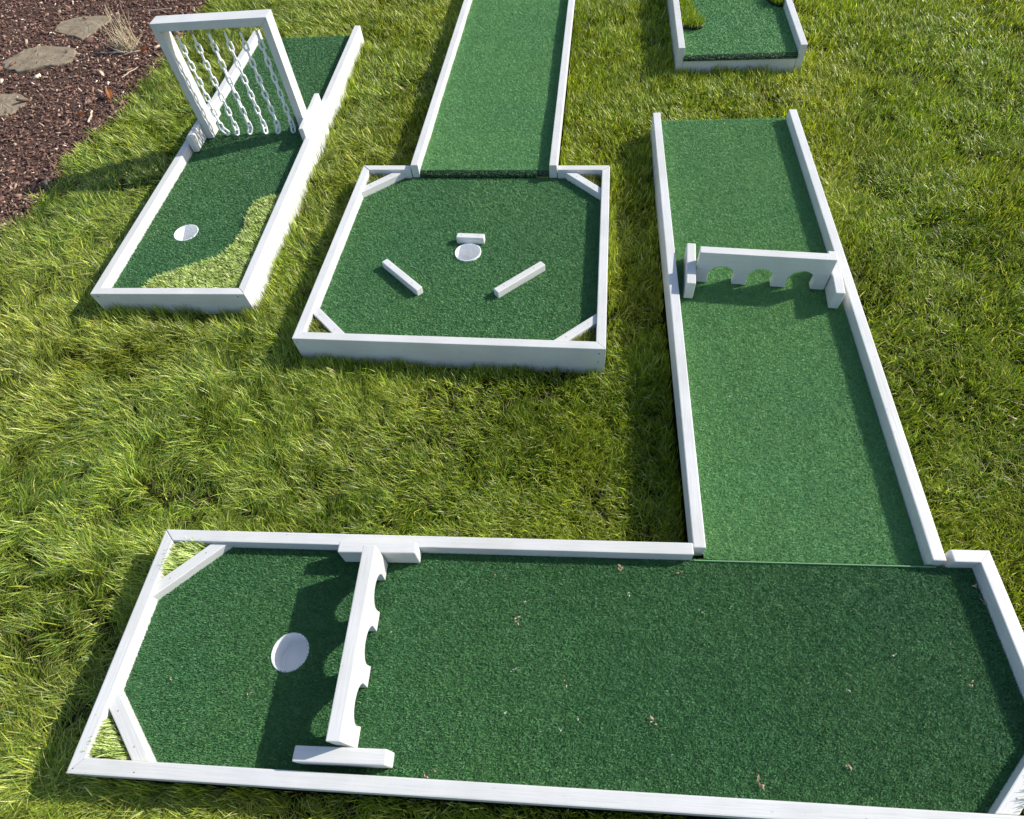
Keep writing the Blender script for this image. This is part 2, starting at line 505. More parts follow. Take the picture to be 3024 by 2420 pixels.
pa = corner(A, W, -W, 1, -1, 0.184, 0.180, BZ, tA - 0.002)
pb = corner(A, W, -DA + W, 1, 1, 0.178, 0.176, BZ, tA - 0.002)
pc = corner(A, LLA - W, -DA + W, -1, 1, 0.187, 0.180, BZ, tA - 0.002)
pile_patch('grass_patch', A, pa, tA + 0.006, 60000, 0.050, 3.4, 0.5, 0.5, 0.0028, LIME)
pile_patch('grass_patch', A, pb, tA + 0.006, 70000, 0.050, 3.3, 0.4, 0.55, 0.0030, LIME)
pile_patch('grass_patch', A, pc, tA + 0.006, 60000, 0.045, 3.3, 0.5, 0.5, 0.0030, LIME)
for x in (0.018, 0.19, 2.02):
    screw(r_f, (x, -DA + 0.012, hA + 0.0002), (0, 0, 1), 0.0016)

# ---- middle square platform ----------------------------------------------
hB, tB, WB, DB = 0.1101, 0.060, 1.2604, 1.1904
B = thing('putting_platform', 'square green platform in the middle with two slanted bumpers and four corner braces', 'golf platform', (FB[0], FB[1], 0), FB[2])
B1, B2 = 0.257, 1.006
rf = fillbox('rail', [(0, 0), (WB, 0), (WB - W, W), (W, W)], ZB, hB, PAINT, B)
rl = fillbox('rail', [(0, 0), (W, W), (W, DB - W), (0, DB)], ZB, hB - 0.001, PAINT, B)
fillbox('rail', [(WB, 0), (WB, DB), (WB - W, DB - W), (WB - W, W)], ZB, hB - 0.0008, PAINT, B)
fillbox('rail', [(0, DB), (W, DB - W), (B1, DB - W), (B1, DB)], ZB, hB, PAINT, B)
fillbox('rail', [(WB, DB), (B2, DB), (B2, DB - W), (WB - W, DB - W)], ZB, hB, PAINT, B)
for x, z in ((0.016, 0.088), (1.236, 0.082), (1.234, 0.032)):
    screw(rf, (x, -0.0002, z), (0, -1, 0), 0.0032)
turf('turf', B, [(W + 0.001, tB), (DB - W + 0.002, tB), (DB - W + 0.004, tB - 0.02)], W + 0.001, WB - W - 0.001, (0.633, 0.588, 0.060), 130000, 0.0082, 0.0019, base=(0.098, 0.265, 0.096))
cup(B, 0.633, 0.588, tB + 0.005, 0.0605, 0.080, 0.004)
q1 = corner(B, W, W, 1, 1, 0.182, 0.167, 0.097, tB - 0.002)
q2 = corner(B, WB - W, W, -1, 1, 0.177, 0.163, 0.097, tB - 0.002)
q3 = corner(B, W, DB - W, 1, -1, 0.182, 0.168, 0.097, tB - 0.002)
q4 = corner(B, WB - W, DB - W, -1, -1, 0.181, 0.178, 0.097, tB - 0.002)
for q in (q1, q2, q3, q4):
    pile_patch('grass_patch', B, q, tB + 0.003, 60000, 0.032, 2.0, 1.5, 0.4, 0.0028, OLIVE)

def bumper(parent, p, q, half, z0, z1):
    d = Vector((q[0] - p[0], q[1] - p[1])).normalized(); n = Vector((-d.y, d.x)) * half
    poly = [(p[0] - n.x, p[1] - n.y), (q[0] - n.x, q[1] - n.y), (q[0] + n.x, q[1] + n.y), (p[0] + n.x, p[1] + n.y)]
    b = fillbox('bumper', poly, z0, z1, PAINT, parent, 0.0045, seg=3)
    for t in (0.18, 0.80):
        screw(b, (p[0] + (q[0] - p[0]) * t, p[1] + (q[1] - p[1]) * t, z1 + 0.0002), (0, 0, 1), 0.0028, FILLER)
    return b
bumper(B, (0.271, 0.490), (0.466, 0.315), 0.0157, tB + 0.001, 0.098)
bumper(B, (0.796, 0.314), (0.983, 0.492), 0.0160, tB + 0.001, 0.098)
bumper(B, (0.573, 0.667), (0.701, 0.663), 0.0165, tB + 0.001, 0.098)

# ---- ramp lane behind the square platform -------------------------------
rx, ry = to_world(FB, 0.262, 1.155)
RMP = thing('putting_lane', 'straight green lane leading away from the back of the square platform', 'golf lane', (rx, ry, 0), FB[2], 0.020)
WR = 0.740
fillbox('rail', rect(0, W, 0, 2.44), 0.0655, 0.137, PAINT, RMP)
fillbox('rail', rect(WR - W, WR, 0, 2.44), 0.0655, 0.137, PAINT, RMP)
prof = [(0.026, 0.066), (0.006, 0.068), (0.000, 0.074), (0.001, 0.081), (0.009, 0.088), (0.024, 0.0915), (0.06, 0.090)] + [(yy, 0.0895 + 0.0022 * math.sin(yy * 9 + 2 * math.sin(yy * 3.1)) + 0.0012 * math.sin(yy * 31)) for yy in np.linspace(0.1, 2.44, 90)]
turf('turf', RMP, prof, W + 0.001, WR - W - 0.001, None, 120000, 0.0075, 0.0017, nose=5)
fillbox('support_board', rect(W + 0.002, WR - W - 0.002, 0.08, 2.42), 0.068, 0.084, PAINT, RMP, 0.001)

# ---- right lane -----------------------------------------------------------
C = thing('putting_lane', 'long green lane on the right joined to the back of the foreground platform', 'golf lane', (FC[0], FC[1], 0), FC[2], 0.0165)
WC, LC = 0.7205, 2.387
bmC = prism(rect(0, W, 0, LC), -0.075, 0.1015)
fillbox('rail', rect(0, W, 0, LC), lambda x, y: 0.03 if y < 0.01 else -0.06, 0.1015, PAINT, C)
bmC.free()
fillbox('rail', rect(WC - W, WC, -0.004, LC), lambda x, y: 0.04 if y < 0.01 else -0.06, 0.1015, PAINT, C)
tC = 0.0475
turf('turf', C, [(-0.014, tC), (LC + 0.006, tC), (LC + 0.010, tC - 0.006), (LC + 0.011, tC - 0.03)], W + 0.001, WC - W - 0.001, None, 190000, 0.0075, 0.0014)

# ---- left lane with the chain gate ------------------------------------------
D = thing('putting_lane', 'green lane under the chain gate with a cup and a lime grass rough', 'golf lane', (FD[0], FD[1], 0), FD[2], 0.028)
WD, LD, hD, tD = 0.7251, 2.405, 0.1098, 0.060
rfd = fillbox('rail', [(0, 0), (WD, 0), (WD - W, W), (W, W)], -0.02, hD, PAINT, D)
fillbox('rail', [(0, 0), (W, W), (W, LD), (0, LD)], -0.05, hD - 0.001, PAINT, D)
fillbox('rail', [(WD, 0), (WD, LD), (WD - W, LD), (WD - W, W)], -0.05, hD - 0.0008, PAINT, D)
for x in (0.030, 0.690):
    screw(rfd, (x, -0.0002, 0.094), (0, -1, 0), 0.0038)
turf('turf', D, [(W + 0.001, tD), (LD - 0.03, tD), (LD - 0.026, tD - 0.005), (LD - 0.025, tD - 0.03)], W + 0.001, WD - W - 0.001, (0.253, 0.458, 0.060), 80000, 0.0080, 0.0024, base=(0.080, 0.220, 0.080))
cup(D, 0.253, 0.458, tD + 0.004, 0.060, 0.075)
pd = [(0.205, W + 0.003), (0.215, 0.085), (0.250, 0.140), (0.325, 0.180), (0.405, 0.225), (0.480, 0.250), (0.515, 0.285), (0.540, 0.350), (0.556, 0.400), (0.562, 0.455), (0.550, 0.505), (0.541, 0.552), (0.541, 0.610), (0.548, 0.655), (0.573, 0.690), (0.610, 0.702), (WD - W - 0.003, 0.704), (WD - W - 0.003, W + 0.003)]
pile_patch('grass_rough', D, pd, tD + 0.004, 60000, 0.023, 3.0, 1.4, 0.65, 0.0042, LIME, thick=0.012)

# ---- far right lane -----------------------------------------------------------
E_ = thing('putting_lane', 'far green lane cut off by the top edge with two grassy humps', 'golf lane', (FE[0], FE[1], 0.0), FE[2], 0.028)
WE, LE, hE = 0.7129, 1.83, 0.1729
fillbox('rail', rect(0, W, 0, LE), 0.01, hE, PAINT, E_)
fillbox('rail', rect(WE - W, WE, 0, LE), 0.01, hE, PAINT, E_)
fillbox('end_board', rect(W + 0.0005, WE - W - 0.0005, 0.002, 0.04), 0.01, 0.099, PAINT, E_)
turf('turf', E_, [(0.010, 0.1000), (-0.008, 0.1015), (-0.014, 0.107), (-0.013, 0.116), (-0.004, 0.123), (0.012, 0.1265), (0.05, 0.125), (LE, 0.1245)], W + 0.001, WE - W - 0.001, None, 75000, 0.0082, 0.0026, nose=5)
pl = [(W + 0.002, 0.325), (0.095, 0.305), (0.135, 0.300), (0.166, 0.319), (0.170, 0.345), (0.158, 0.390), (0.135, 0.450), (0.122, 0.53), (0.119, 0.60), (0.129, 0.715), (0.150, 0.80), (0.12, 0.90), (W + 0.002, 0.93)]
prr = [(0.592, 0.640), (0.605, 0.600), (0.625, 0.572), (0.650, 0.558), (WE - W - 0.002, 0.556), (WE - W - 0.002, 1.0), (0.62, 0.95), (0.585, 0.82), (0.580, 0.72)]
pile_patch('grass_hump', E_, pl, 0.128, 40000, 0.045, 5.6, 1.2, 0.45, 0.0042, HEDGE, edge=(0.03, 0.02, 0.012), thick=0.016)
pile_patch('grass_hump', E_, prr, 0.128, 40000, 0.045, 4.0, 1.2, 0.45, 0.0042, HEDGE, edge=(0.03, 0.02, 0.012), thick=0.016)

# ------------------------------------------------------------------ arch barriers
def arch_board(length, height, thick, opening, pitch, rise):
    """upright board with three U-shaped openings cut in its lower edge"""
    pts = [(-length / 2, height)]
    pts.append((-length / 2, 0))
    r = opening / 2
    for k in (-1, 0, 1):
        cx = k * pitch
        pts.append((cx - r * 0.97, 0))
        for j in range(0, 15):
            a = math.pi - math.pi * j / 14
            pts.append((cx + r * 1.04 * math.cos(a), rise + r * math.sin(a)))
        pts.append((cx + r * 0.97, 0))
    pts += [(length / 2, 0), (length / 2, height)]
    bm = bmesh.new()
    a = [bm.verts.new((x, -thick / 2, z)) for x, z in pts]
    b = [bm.verts.new((x, thick / 2, z)) for x, z in pts]
    n = len(pts)
    fa = bm.faces.new(a); fb = bm.faces.new(b[::-1])
    for i in range(n):
        bm.faces.new((a[i], b[i], b[(i + 1) % n], a[(i + 1) % n]))
    bm.normal_update()
    rim = [e for e in bm.edges if len(e.link_faces) == 2 and (fa in e.link_faces or fb in e.link_faces)]
    corners = [e for e in bm.edges if e not in rim and e.calc_face_angle(0) > 1.0]
    bmesh.ops.bevel(bm, geom=rim + corners, offset=0.003, segments=2, profile=0.6, affect='EDGES', clamp_overlap=True)
    return bm

def arch_gate(label, loc, rz, foot=0.279):
    g = thing('arch_barrier', label, 'golf barrier', loc, rz, group='three-arch white barriers standing on the turf')
    bm_obj('arch_board', arch_board(0.512, 0.155, W, 0.100, 0.154, 0.040), PAINT, g, bevel=0)
    for s in (-1, 1):
        x = s * foot
        f = fillbox('foot', rect(x - 0.0185, x + 0.0185, -0.122, 0.122), 0, 0.084, PAINT, g, 0.005, seg=3)
    return g

gx, gy = to_world(FA, 0.738, -0.337)
arch_gate('three-arch white barrier beside the cup on the foreground platform', (gx, gy, tA + 0.0065), FA[2] - math.pi / 2 + 0.014)
gx, gy = to_world(FC, 0.368, 1.182)
arch_gate('three-arch white barrier crossing the right-hand lane', (gx, gy, tC + 0.0065 + 0.0165 * 1.18), FC[2] - 0.09, 0.279)

# ------------------------------------------------------------------ chain gate
def tube_ring(bm, pts, r, seg=8):
    """closed tube along a closed polyline"""
    n = len(pts)
    rings = []
    for i in range(n):
        t = (pts[(i + 1) % n] - pts[i - 1]).normalized()
        u = t.orthogonal().normalized()
        # stable frame: use the plane normal
        rings.append((pts[i], t))
    c = sum(pts, Vector()) / n
    nrm = (pts[0] - c).cross(pts[n // 4] - c).normalized()
    vr = []
    for p, t in rings:
        u = nrm.cross(t).normalized()
        vr.append([bm.verts.new(p + r * (math.cos(2 * math.pi * k / seg) * u + math.sin(2 * math.pi * k / seg) * nrm)) for k in range(seg)])
    for i in range(n):
        a, b = vr[i], vr[(i + 1) % n]
        for k in range(seg):
            bm.faces.new((a[k], a[(k + 1) % seg], b[(k + 1) % seg], b[k]))

def chain_link(bm, centre, axis_dir, face_dir, length, width, r):
    """oval link: long axis along axis_dir, lying in the plane spanned by axis_dir and face_dir"""
    pts = []
    h = (length - width) / 2; w = width / 2 - r
    for sgn in (1, -1):
        for k in range(7):
            a = math.pi * k / 6
            pts.append(centre + axis_dir * (sgn * (h + w * 1.05 * math.sin(a))) + face_dir * (sgn * w * math.cos(a)))
    tube_ring(bm, pts, r)

gx, gy = to_world(FD, 0.371, 1.248)
gz0 = tD + 0.006 + 0.028 * 1.248
G = thing('chain_gate', 'tall white square frame with six hanging white chains over the upper left lane', 'golf barrier', (gx, gy, gz0), FD[2] + 0.030)
GH, GW, GD = 0.588, 0.588, 0.089
hw = GW / 2
# mitred frame of boards laid on the flat: 38 mm thick, 89 mm deep
def xz_prism(poly, y0, y1):
    bm = bmesh.new()
    a = [bm.verts.new((x, y0, z)) for x, z in poly]; b = [bm.verts.new((x, y1, z)) for x, z in poly]
    n = len(poly)
    bm.faces.new(a); bm.faces.new(b[::-1])
    for i in range(n):
        bm.faces.new((a[i], b[i], b[(i + 1) % n], a[(i + 1) % n]))
    return bm
bm_obj('header', xz_prism([(-hw, GH), (-hw + W, GH - W), (hw - W, GH - W), (hw, GH)], 0.0, GD), PAINT, G, 0.0025)
bm_obj('post', xz_prism([(-hw, 0), (-hw + W, 0), (-hw + W, GH - W), (-hw, GH)], 0.001, GD - 0.001), mat_paint('z'), G, 0.0025)
bm_obj('post', xz_prism([(hw - W, 0), (hw, 0), (hw, GH), (hw - W, GH - W)], 0.001, GD - 0.001), mat_paint('z'), G, 0.0025)
fillbox('foot', rect(-hw - 0.031, -hw - 0.001, -0.135, 0.255), 0.002, 0.088, PAINT, G, 0.005, seg=3)
fillbox('foot', rect(hw + 0.001, hw + 0.028, -0.105, 0.262), 0.002, 0.092, PAINT, G, 0.005, seg=3)
pitch, Ll, Lw, Lr = 0.0405, 0.0540, 0.0305, 0.0051
for ci, x0 in enumerate((-0.205, -0.123, -0.042, 0.040, 0.121, 0.203)):
    bm = bmesh.new()
    ztop = GH - W - 0.036
    z = ztop - Ll / 2 + 0.004
    y = 0.040 + random.uniform(-.004, .004)
    twist0 = 0.45 + random.uniform(-0.2, 0.2) + (0.3 if ci == 0 else 0)
    k = 0
    px = x0
    while z > 0.045:
        tw = twist0 + 0.12 * k * random.uniform(0.5, 1.0) * (1 if ci % 2 else -1) * 0.25
        a = tw + (math.pi / 2 if k % 2 == 0 else 0)
        face = Vector((math.cos(a), math.sin(a), 0))
        ax = Vector((random.uniform(-.03, .03), random.uniform(-.03, .03), 1)).normalized()
        chain_link(bm, Vector((px, y, z)), ax, face, Ll, Lw, Lr)
        z -= pitch; k += 1
    # last link rests askew on the turf
    lx = 0.030 if ci == 0 else random.uniform(-0.012, 0.012)
    axd = Vector((lx, -0.012, -0.022)).normalized()
    chain_link(bm, Vector((px + lx * 0.5, y - 0.004, max(z, 0.012) + 0.006)), axd, axd.orthogonal().normalized(), Ll, Lw, Lr)
    ch = bm_obj('chain', bm, PLASTIC, G, bevel=0, smooth=True)
    # screw eye in the header
    eb = bmesh.new()
    ring = [Vector((x0 + 0.009 * math.cos(t), 0.040, GH - W - 0.026 + 0.009 * math.sin(t))) for t in np.linspace(0, 2 * math.pi, 17)[:-1]]
    tube_ring(eb, ring, 0.0014, 6)
    bmesh.ops.create_cone(eb, cap_ends=True, segments=8, radius1=0.0016, radius2=0.0016, depth=0.020, matrix=Matrix.Translation((x0, 0.040, GH - W - 0.009)))
    bm_obj('screw_eye', eb, STEEL, ch, bevel=0, smooth=True)

# ------------------------------------------------------------------ scraps lying on the turf
def blossom(name, label, loc, size, seed, mat, group=None):
    r = random.Random(seed)
    bm = bmesh.new()
    for k in range(r.randint(2, 4)):
        a = r.uniform(0, 6.28); L = size * r.uniform(0.45, 0.8); w = L * r.uniform(0.3, 0.5)
        d = Vector((math.cos(a), math.sin(a), 0)); s = Vector((-d.y, d.x, 0))
        o = Vector((r.uniform(-1, 1), r.uniform(-1, 1), 0)) * size * 0.45
        z = [0.003 + r.uniform(0, .004), 0.004 + r.uniform(0, .006), 0.002 + r.uniform(0, 0.006)]
        p = [o - s * w * .25 + Vector((0, 0, z[0])), o + s * w * .25 + Vector((0, 0, z[0])),
             o + d * L * .5 + s * w * .5 + Vector((0, 0, z[1])), o + d * L * .5 - s * w * .5 + Vector((0, 0, z[1] * 1.2)), o + d * L + Vector((0, 0, z[2]))]
        v = [bm.verts.new(q) for q in p]
        bm.faces.new((v[0], v[1], v[2], v[3])); bm.faces.new((v[3], v[2], v[4]))
    bmesh.ops.solidify(bm, geom=bm.faces[:], thickness=0.0008)
    o = bm_obj(name, bm, mat, None, bevel=0)
    o.location = loc
    o.rotation_euler = (0, 0, r.uniform(0, 6.28))
    tag(o, label, 'petal' if mat is PETAL else 'crumb', group)
    return o
zA = tA + 0.006
BL = [
 (1.097, -0.104, .022, 'pale curled blossom scrap nearest the arch barrier, by the back rail of the foreground platform'),
 (1.128, -0.112, .016, 'smaller blossom scrap just right of a pale curled one near the back rail'),
 (1.174, -0.238, .024, 'bright pink star-shaped blossom scrap on open turf right of the arch barrier'),
 (1.481, -0.077, .026, 'pink blossom scrap close under the long back rail of the foreground platform'),
 (1.658, -0.087, .022, 'pink blossom scrap where the right lane meets the foreground platform'),
 (1.312, -0.409, .020, 'dry blossom scrap in the middle of the foreground turf'),
 (1.542, -0.487, .026, 'brown blossom scrap with a thin stalk, centre front of the foreground turf'),
 (1.801, -0.620, .034, 'largest pink blossom scrap, close behind the front rail of the foreground platform'),
 (2.023, -0.572, .022, 'orange-tan blossom scrap near the lower right of the foreground turf'),
 (2.381, -0.365, .024, 'cream and brown blossom scrap at the far right of the foreground turf'),
 (2.494, -0.107, .028, 'shaded brown blossom scrap under the right rail, nearer the back corner'),
 (2.494, -0.140, .026, 'shaded reddish blossom scrap under the right rail, further from the back corner'),
 (0.170, -0.434, .020, 'dry blossom scrap by the left end of the foreground platform, left of the cup'),
 (0.416, -0.469, .022, 'pinkish blossom scrap just in front of the cup on the foreground platform'),
 (0.955, -0.640, .016, 'left one of a pair of blossom scraps against the front rail'),
 (0.983, -0.636, .018, 'right one of a pair of blossom scraps against the front rail'),
]
for i, (x, y, s, lab) in enumerate(BL):
    wx, wy = to_world(FA, x, y)
    blossom('blossom_scrap', lab, (wx, wy, zA), s * 0.72, i + 3, PETAL, 'blossom scraps on the foreground turf')
for i, (x, y) in enumerate([(1.5, -.15), (1.168, -.378), (1.346, -.493), (1.155, -.491), (1.303, -.522), (2.213, -.301), (1.704, -.196), (2.066, -.393), (1.196, -.186), (0.795, -.292)]):
    wx, wy = to_world(FA, x, y)
    blossom('crumb', 'tiny pale crumb on the dark green turf of the foreground platform', (wx, wy, zA + 0.002), 0.011, i + 40, CRUMB, 'crumbs on the foreground turf')
for i, (wx, wy) in enumerate([(0.998, 1.303), (0.769, 0.905), (0.793, 1.215), (1.37, 1.213), (0.93, 2.62), (1.02, 2.78), (1.30, 2.70)]):
    blossom('crumb', 'tiny pale crumb on the turf of the right-hand lane', (wx, wy, tC + 0.006 + 0.0165 * (wy - 0.66)), 0.010, i + 60, CRUMB, 'crumbs on the right lane')

# ------------------------------------------------------------------ ground
nzG = Noise2(11)
def gaxis(a, b, near, steps):
    inner = np.linspace(near[0], near[1], steps)
    return np.concatenate([np.array([a, a * .6, a * .35]) + 0 * near[0], inner, np.array([b * .35, b * .6, b])])
gxs = gaxis(-60, 60, (-8, 8), 161); gys = gaxis(-60, 90, (-4, 14), 181)
GX, GY = np.meshgrid(gxs, gys)
def ground_z(x, y):
    return gz(np.minimum(y, 14)) - 0.045 + 0.014 * (nzG.fbm(x, y, 0.5) - 0.5)
GZ = ground_z(GX, GY)
nx, ny = len(gxs), len(gys)
idx = np.arange(nx * ny).reshape(ny, nx)
Qg = np.stack([idx[:-1, :-1], idx[:-1, 1:], idx[1:, 1:], idx[1:, :-1]], -1).reshape(-1, 4)
lawn = link_obj('lawn', np_mesh('lawn', np.stack([GX, GY, GZ], -1).reshape(-1, 3), Qg, smooth=True), SOIL)
tag(lawn, kind='structure')

BY = np.array([-4, 0.5, 1.5, 2.2, 2.865, 3.069, 3.325, 3.531, 3.789, 4.214, 4.529, 5.055, 5.268, 5.9, 6.6, 8, 12])
BX = np.array([-4.6, -3.6, -3.15, -2.80, -2.539, -2.462, -2.390, -2.324, -2.240, -2.186, -2.073, -1.985, -1.872, -1.55, -1.15, -0.4, 1.5])
nzE = Noise2(23)
def border(y):
    return np.interp(y, BY, BX) + 0.05 * (nzE.fbm(y, y * 0, 0.35) - 0.5)
mys = np.linspace(-4, 12, 161)
us = np.concatenate([np.linspace(0, 1.6, 30), [2.5, 4, 7]])
MV = []
for y in mys:
    bx = border(y)
    for u in us:
        x = bx + 0.03 - u
        z = float(gz(y)) - 0.020 + 0.022 * (nzG.fbm(x, y, 0.28) - 0.5) - max(0, 0.05 - u) * 0.5
        MV.append((x, y, z))
mi = np.arange(len(MV)).reshape(len(mys), len(us))
Qm = np.stack([mi[:-1, 1:], mi[:-1, :-1], mi[1:, :-1], mi[1:, 1:]], -1).reshape(-1, 4)
mulch = link_obj('mulch_bed', np_mesh('mulch_bed', np.array(MV), Qm, smooth=True), MULCHG)
tag(mulch, kind='structure')
def mulch_z(x, y):
    return gz(y) - 0.020 + 0.022 * (nzG.fbm(x, y, 0.28) - 0.5)

# mulch chips
n = 52000
y = rng.uniform(2.2, 7.2, n); u = rng.random(n) ** 1.15 * 2.2 - 0.03
x = border(y) - u
SLABS = [[(-3.014, 5.133), (-2.75, 4.944), (-2.694, 5.01), (-2.651, 5.099), (-2.609, 5.207), (-2.640, 5.284), (-2.86, 5.332), (-3.014, 5.281)],
         [(-3.235, 4.733), (-3.195, 4.634), (-3.076, 4.556), (-2.901, 4.591), (-2.753, 4.594), (-2.715, 4.688), (-2.76, 4.805), (-3.029, 4.911), (-3.141, 4.884)],
         [(-3.35, 4.20), (-3.091, 4.039), (-2.957, 3.999), (-2.905, 4.052), (-2.863, 4.12), (-2.882, 4.192), (-2.94, 4.25), (-3.066, 4.29), (-3.25, 4.33)]]
on = np.zeros(n, bool)
for sl in SLABS:
    on |= in_poly(x, y, sl)
k = ~on | (rng.random(n) < 0.03)
x, y = x[k], y[k]; n = len(x)
z = mulch_z(x, y)
z[on[k]] += 0.016
Lc = rng.lognormal(math.log(0.0145), 0.5, n).clip(0.007, 0.075); Wc = Lc * rng.uniform(0.18, 0.55, n); Hc = Wc * rng.uniform(0.15, 0.5, n)
yaw = rng.uniform(0, 2 * math.pi, n); pit = rng.normal(0, 0.38, n); rol = rng.normal(0, 0.5, n)
cy_, sy_, cp_, sp_, cr_, sr_ = np.cos(yaw), np.sin(yaw), np.cos(pit), np.sin(pit), np.cos(rol), np.sin(rol)
ax = np.stack([cy_ * cp_, sy_ * cp_, sp_], -1)
bx_ = np.stack([-sy_ * cr_ - cy_ * sp_ * sr_, cy_ * cr_ - sy_ * sp_ * sr_, cp_ * sr_], -1)
cx_ = np.cross(ax, bx_)
corn = np.array([(-1, -1, -1), (1, -.7, -1), (1, .7, -1), (-1, 1, -1), (-1, -1, 1), (1, -.7, 1), (1, .7, 1), (-1, 1, 1)], float) * 0.5
Pc = np.stack([x, y, z + rng.uniform(0.0, 0.010, n)], -1)
Vc = Pc[:, None, :] + corn[None, :, 0, None] * (ax * Lc[:, None])[:, None, :] + corn[None, :, 1, None] * (bx_ * Wc[:, None])[:, None, :] + corn[None, :, 2, None] * (cx_ * Hc[:, None])[:, None, :]
qf = np.array([(0, 3, 2, 1), (4, 5, 6, 7), (0, 1, 5, 4), (1, 2, 6, 5), (2, 3, 7, 6), (3, 0, 4, 7)])
Qc = (np.arange(n)[:, None, None] * 8 + qf[None]).reshape(-1, 4)
palc = np.array([(0.10, 0.055, 0.043), (0.075, 0.042, 0.032), (0.14, 0.080, 0.060), (0.055, 0.032, 0.025), (0.17, 0.105, 0.078), (0.30, 0.215, 0.16), (0.50, 0.40, 0.31)])
pick = rng.choice(7, n, p=[.26, .18, .21, .11, .15, .07, .02])
tc_ = palc[pick] * rng.uniform(1.1, 2.0, n)[:, None]
chips = link_obj('mulch_chips', np_mesh('mulch_chips', Vc.reshape(-1, 3), Qc, np.repeat(tc_, 8, axis=0)), CHIP)
tag(chips, kind='stuff', label='brown shredded bark mulch covering the garden bed', cat='mulch')

# stepping stones
def flagstone(label, pts, thick, seed):
    r = random.Random(seed)
    cx = sum(p[0] for p in pts) / len(pts); cy = sum(p[1] for p in pts) / len(pts)
    pl_ = []
    for i, (x, y) in enumerate(pts):
        x2, y2 = pts[(i + 1) % len(pts)]
        for t in (0, 0.25, 0.5, 0.75):
            j = 0 if t == 0 else 0.011
            pl_.append((x + (x2 - x) * t - cx + r.uniform(-j, j), y + (y2 - y) * t - cy + r.uniform(-j, j)))
    bm = bmesh.new()
    top = []
    rings = []
    for s, zz in ((1.02, 0.0), (1.0, thick * .75), (0.975, thick), (0.75, thick + .002), (0.5, thick + .001), (0.25, thick + .003)):
        rings.append([bm.verts.new((x * s, y * s, zz + (r.uniform(-.002, .002) if s < 1 else 0))) for x, y in pl_])
    c = bm.verts.new((0, 0, thick + .002))
    m = len(pl_)
    for a, b in zip(rings[:-1], rings[1:]):
        for k in range(m):
            bm.faces.new((a[k], a[(k + 1) % m], b[(k + 1) % m], b[k]))
    for k in range(m):
        bm.faces.new((rings[-1][k], rings[-1][(k + 1) % m], c))
    o = bm_obj('stepping_stone', bm, STONE, None, bevel=0)
    o.location = (cx, cy, float(mulch_z(cx, cy)) - 0.004)
    o.rotation_euler = (0.02, 0, 0)
    return tag(o, label, 'stepping stone', 'flat stepping stones in the mulch')
flagstone('farthest stepping stone, close beside the dry grass clump', SLABS[0], 0.017, 1)
flagstone('middle stepping stone, wide pointed flat slab wholly on bare mulch', SLABS[1], 0.020, 2)
flagstone('nearest stepping stone, cut off by the left edge of the picture', SLABS[2], 0.017, 3)

# dry clump, twigs, leaf
def stalks(bm, P, n, hgt, spread, rad, seed, lean0=0.0):
    r = random.Random(seed)
    for k in range(n):
        a = r.uniform(0, 6.28); L = hgt * r.uniform(0.35, 1.0); tilt = abs(r.gauss(lean0, spread))
        b = Vector((r.gauss(0, .035), r.gauss(0, .03), 0))
        d = Vector((math.cos(a) * math.sin(tilt), math.sin(a) * math.sin(tilt), math.cos(tilt)))
        m = Matrix.Translation(b + d * L / 2) @ d.to_track_quat('Z', 'Y').to_matrix().to_4x4()
        bmesh.ops.create_cone(bm, cap_ends=True, segments=5, radius1=rad * r.uniform(.7, 1.3), radius2=rad * .3, depth=L, matrix=m)
cxy = (-2.36, 4.74)
dg = thing('dry_grass_clump', 'straw-coloured dry ornamental grass stubble sticking up from the mulch', 'plant', (cxy[0], cxy[1], float(mulch_z(*cxy)) - 0.005))
bm = bmesh.new(); stalks(bm, None, 34, 0.27, 0.38, 0.0034, 5); stalks(bm, None, 3, 0.40, 0.25, 0.0045, 9)
bm_obj('stem', bm, STRAW, dg, bevel=0)
bm = bmesh.new(); stalks(bm, None, 110, 0.15, 0.4, 0.0026, 6, 1.15)
bm_obj('dead_leaves', bm, STRAW, dg, bevel=0)
def twig(label, p, q, rad, seed):
    r = random.Random(seed)
    bm = bmesh.new()
    P0 = Vector((p[0], p[1], float(mulch_z(*p)) + 0.012)); Q0 = Vector((q[0], q[1], float(mulch_z(*q)) + 0.016))
    pts = [P0.lerp(Q0, t) - P0 + Vector((r.uniform(-.006, .006), r.uniform(-.006, .006), r.uniform(-.003, .003))) for t in (0, .25, .5, .75, 1)]
    for a, b in zip(pts[:-1], pts[1:]):
        d = b - a
        bmesh.ops.create_cone(bm, cap_ends=True, segments=7, radius1=rad, radius2=rad * .9, depth=d.length * 1.03, matrix=Matrix.Translation((a + b) / 2) @ d.to_track_quat('Z', 'Y').to_matrix().to_4x4())
    o = bm_obj('twig', bm, TWIG, None, bevel=0)
    o.location = P0
    return tag(o, label, 'twig', 'twigs lying on the mulch')
twig('pale straight twig lying in front of the dry grass clump', (-2.54, 4.70), (-2.37, 4.67), 0.0062, 1)
twig('pale twig slanting right of the dry grass clump', (-2.37, 4.64), (-2.22, 4.67), 0.0060, 2)
twig('thin twig on the mulch behind the chain gate header, near the lawn edge', (-2.34, 5.28), (-2.17, 5.25), 0.005, 3)
twig('short upright-lying twig just below the orange leaf', (-2.375, 3.93), (-2.36, 3.80), 0.006, 4)
twig('thin brown twig along the lawn edge level with the middle stone', (-2.29, 4.30), (-2.21, 4.42), 0.0035, 5)
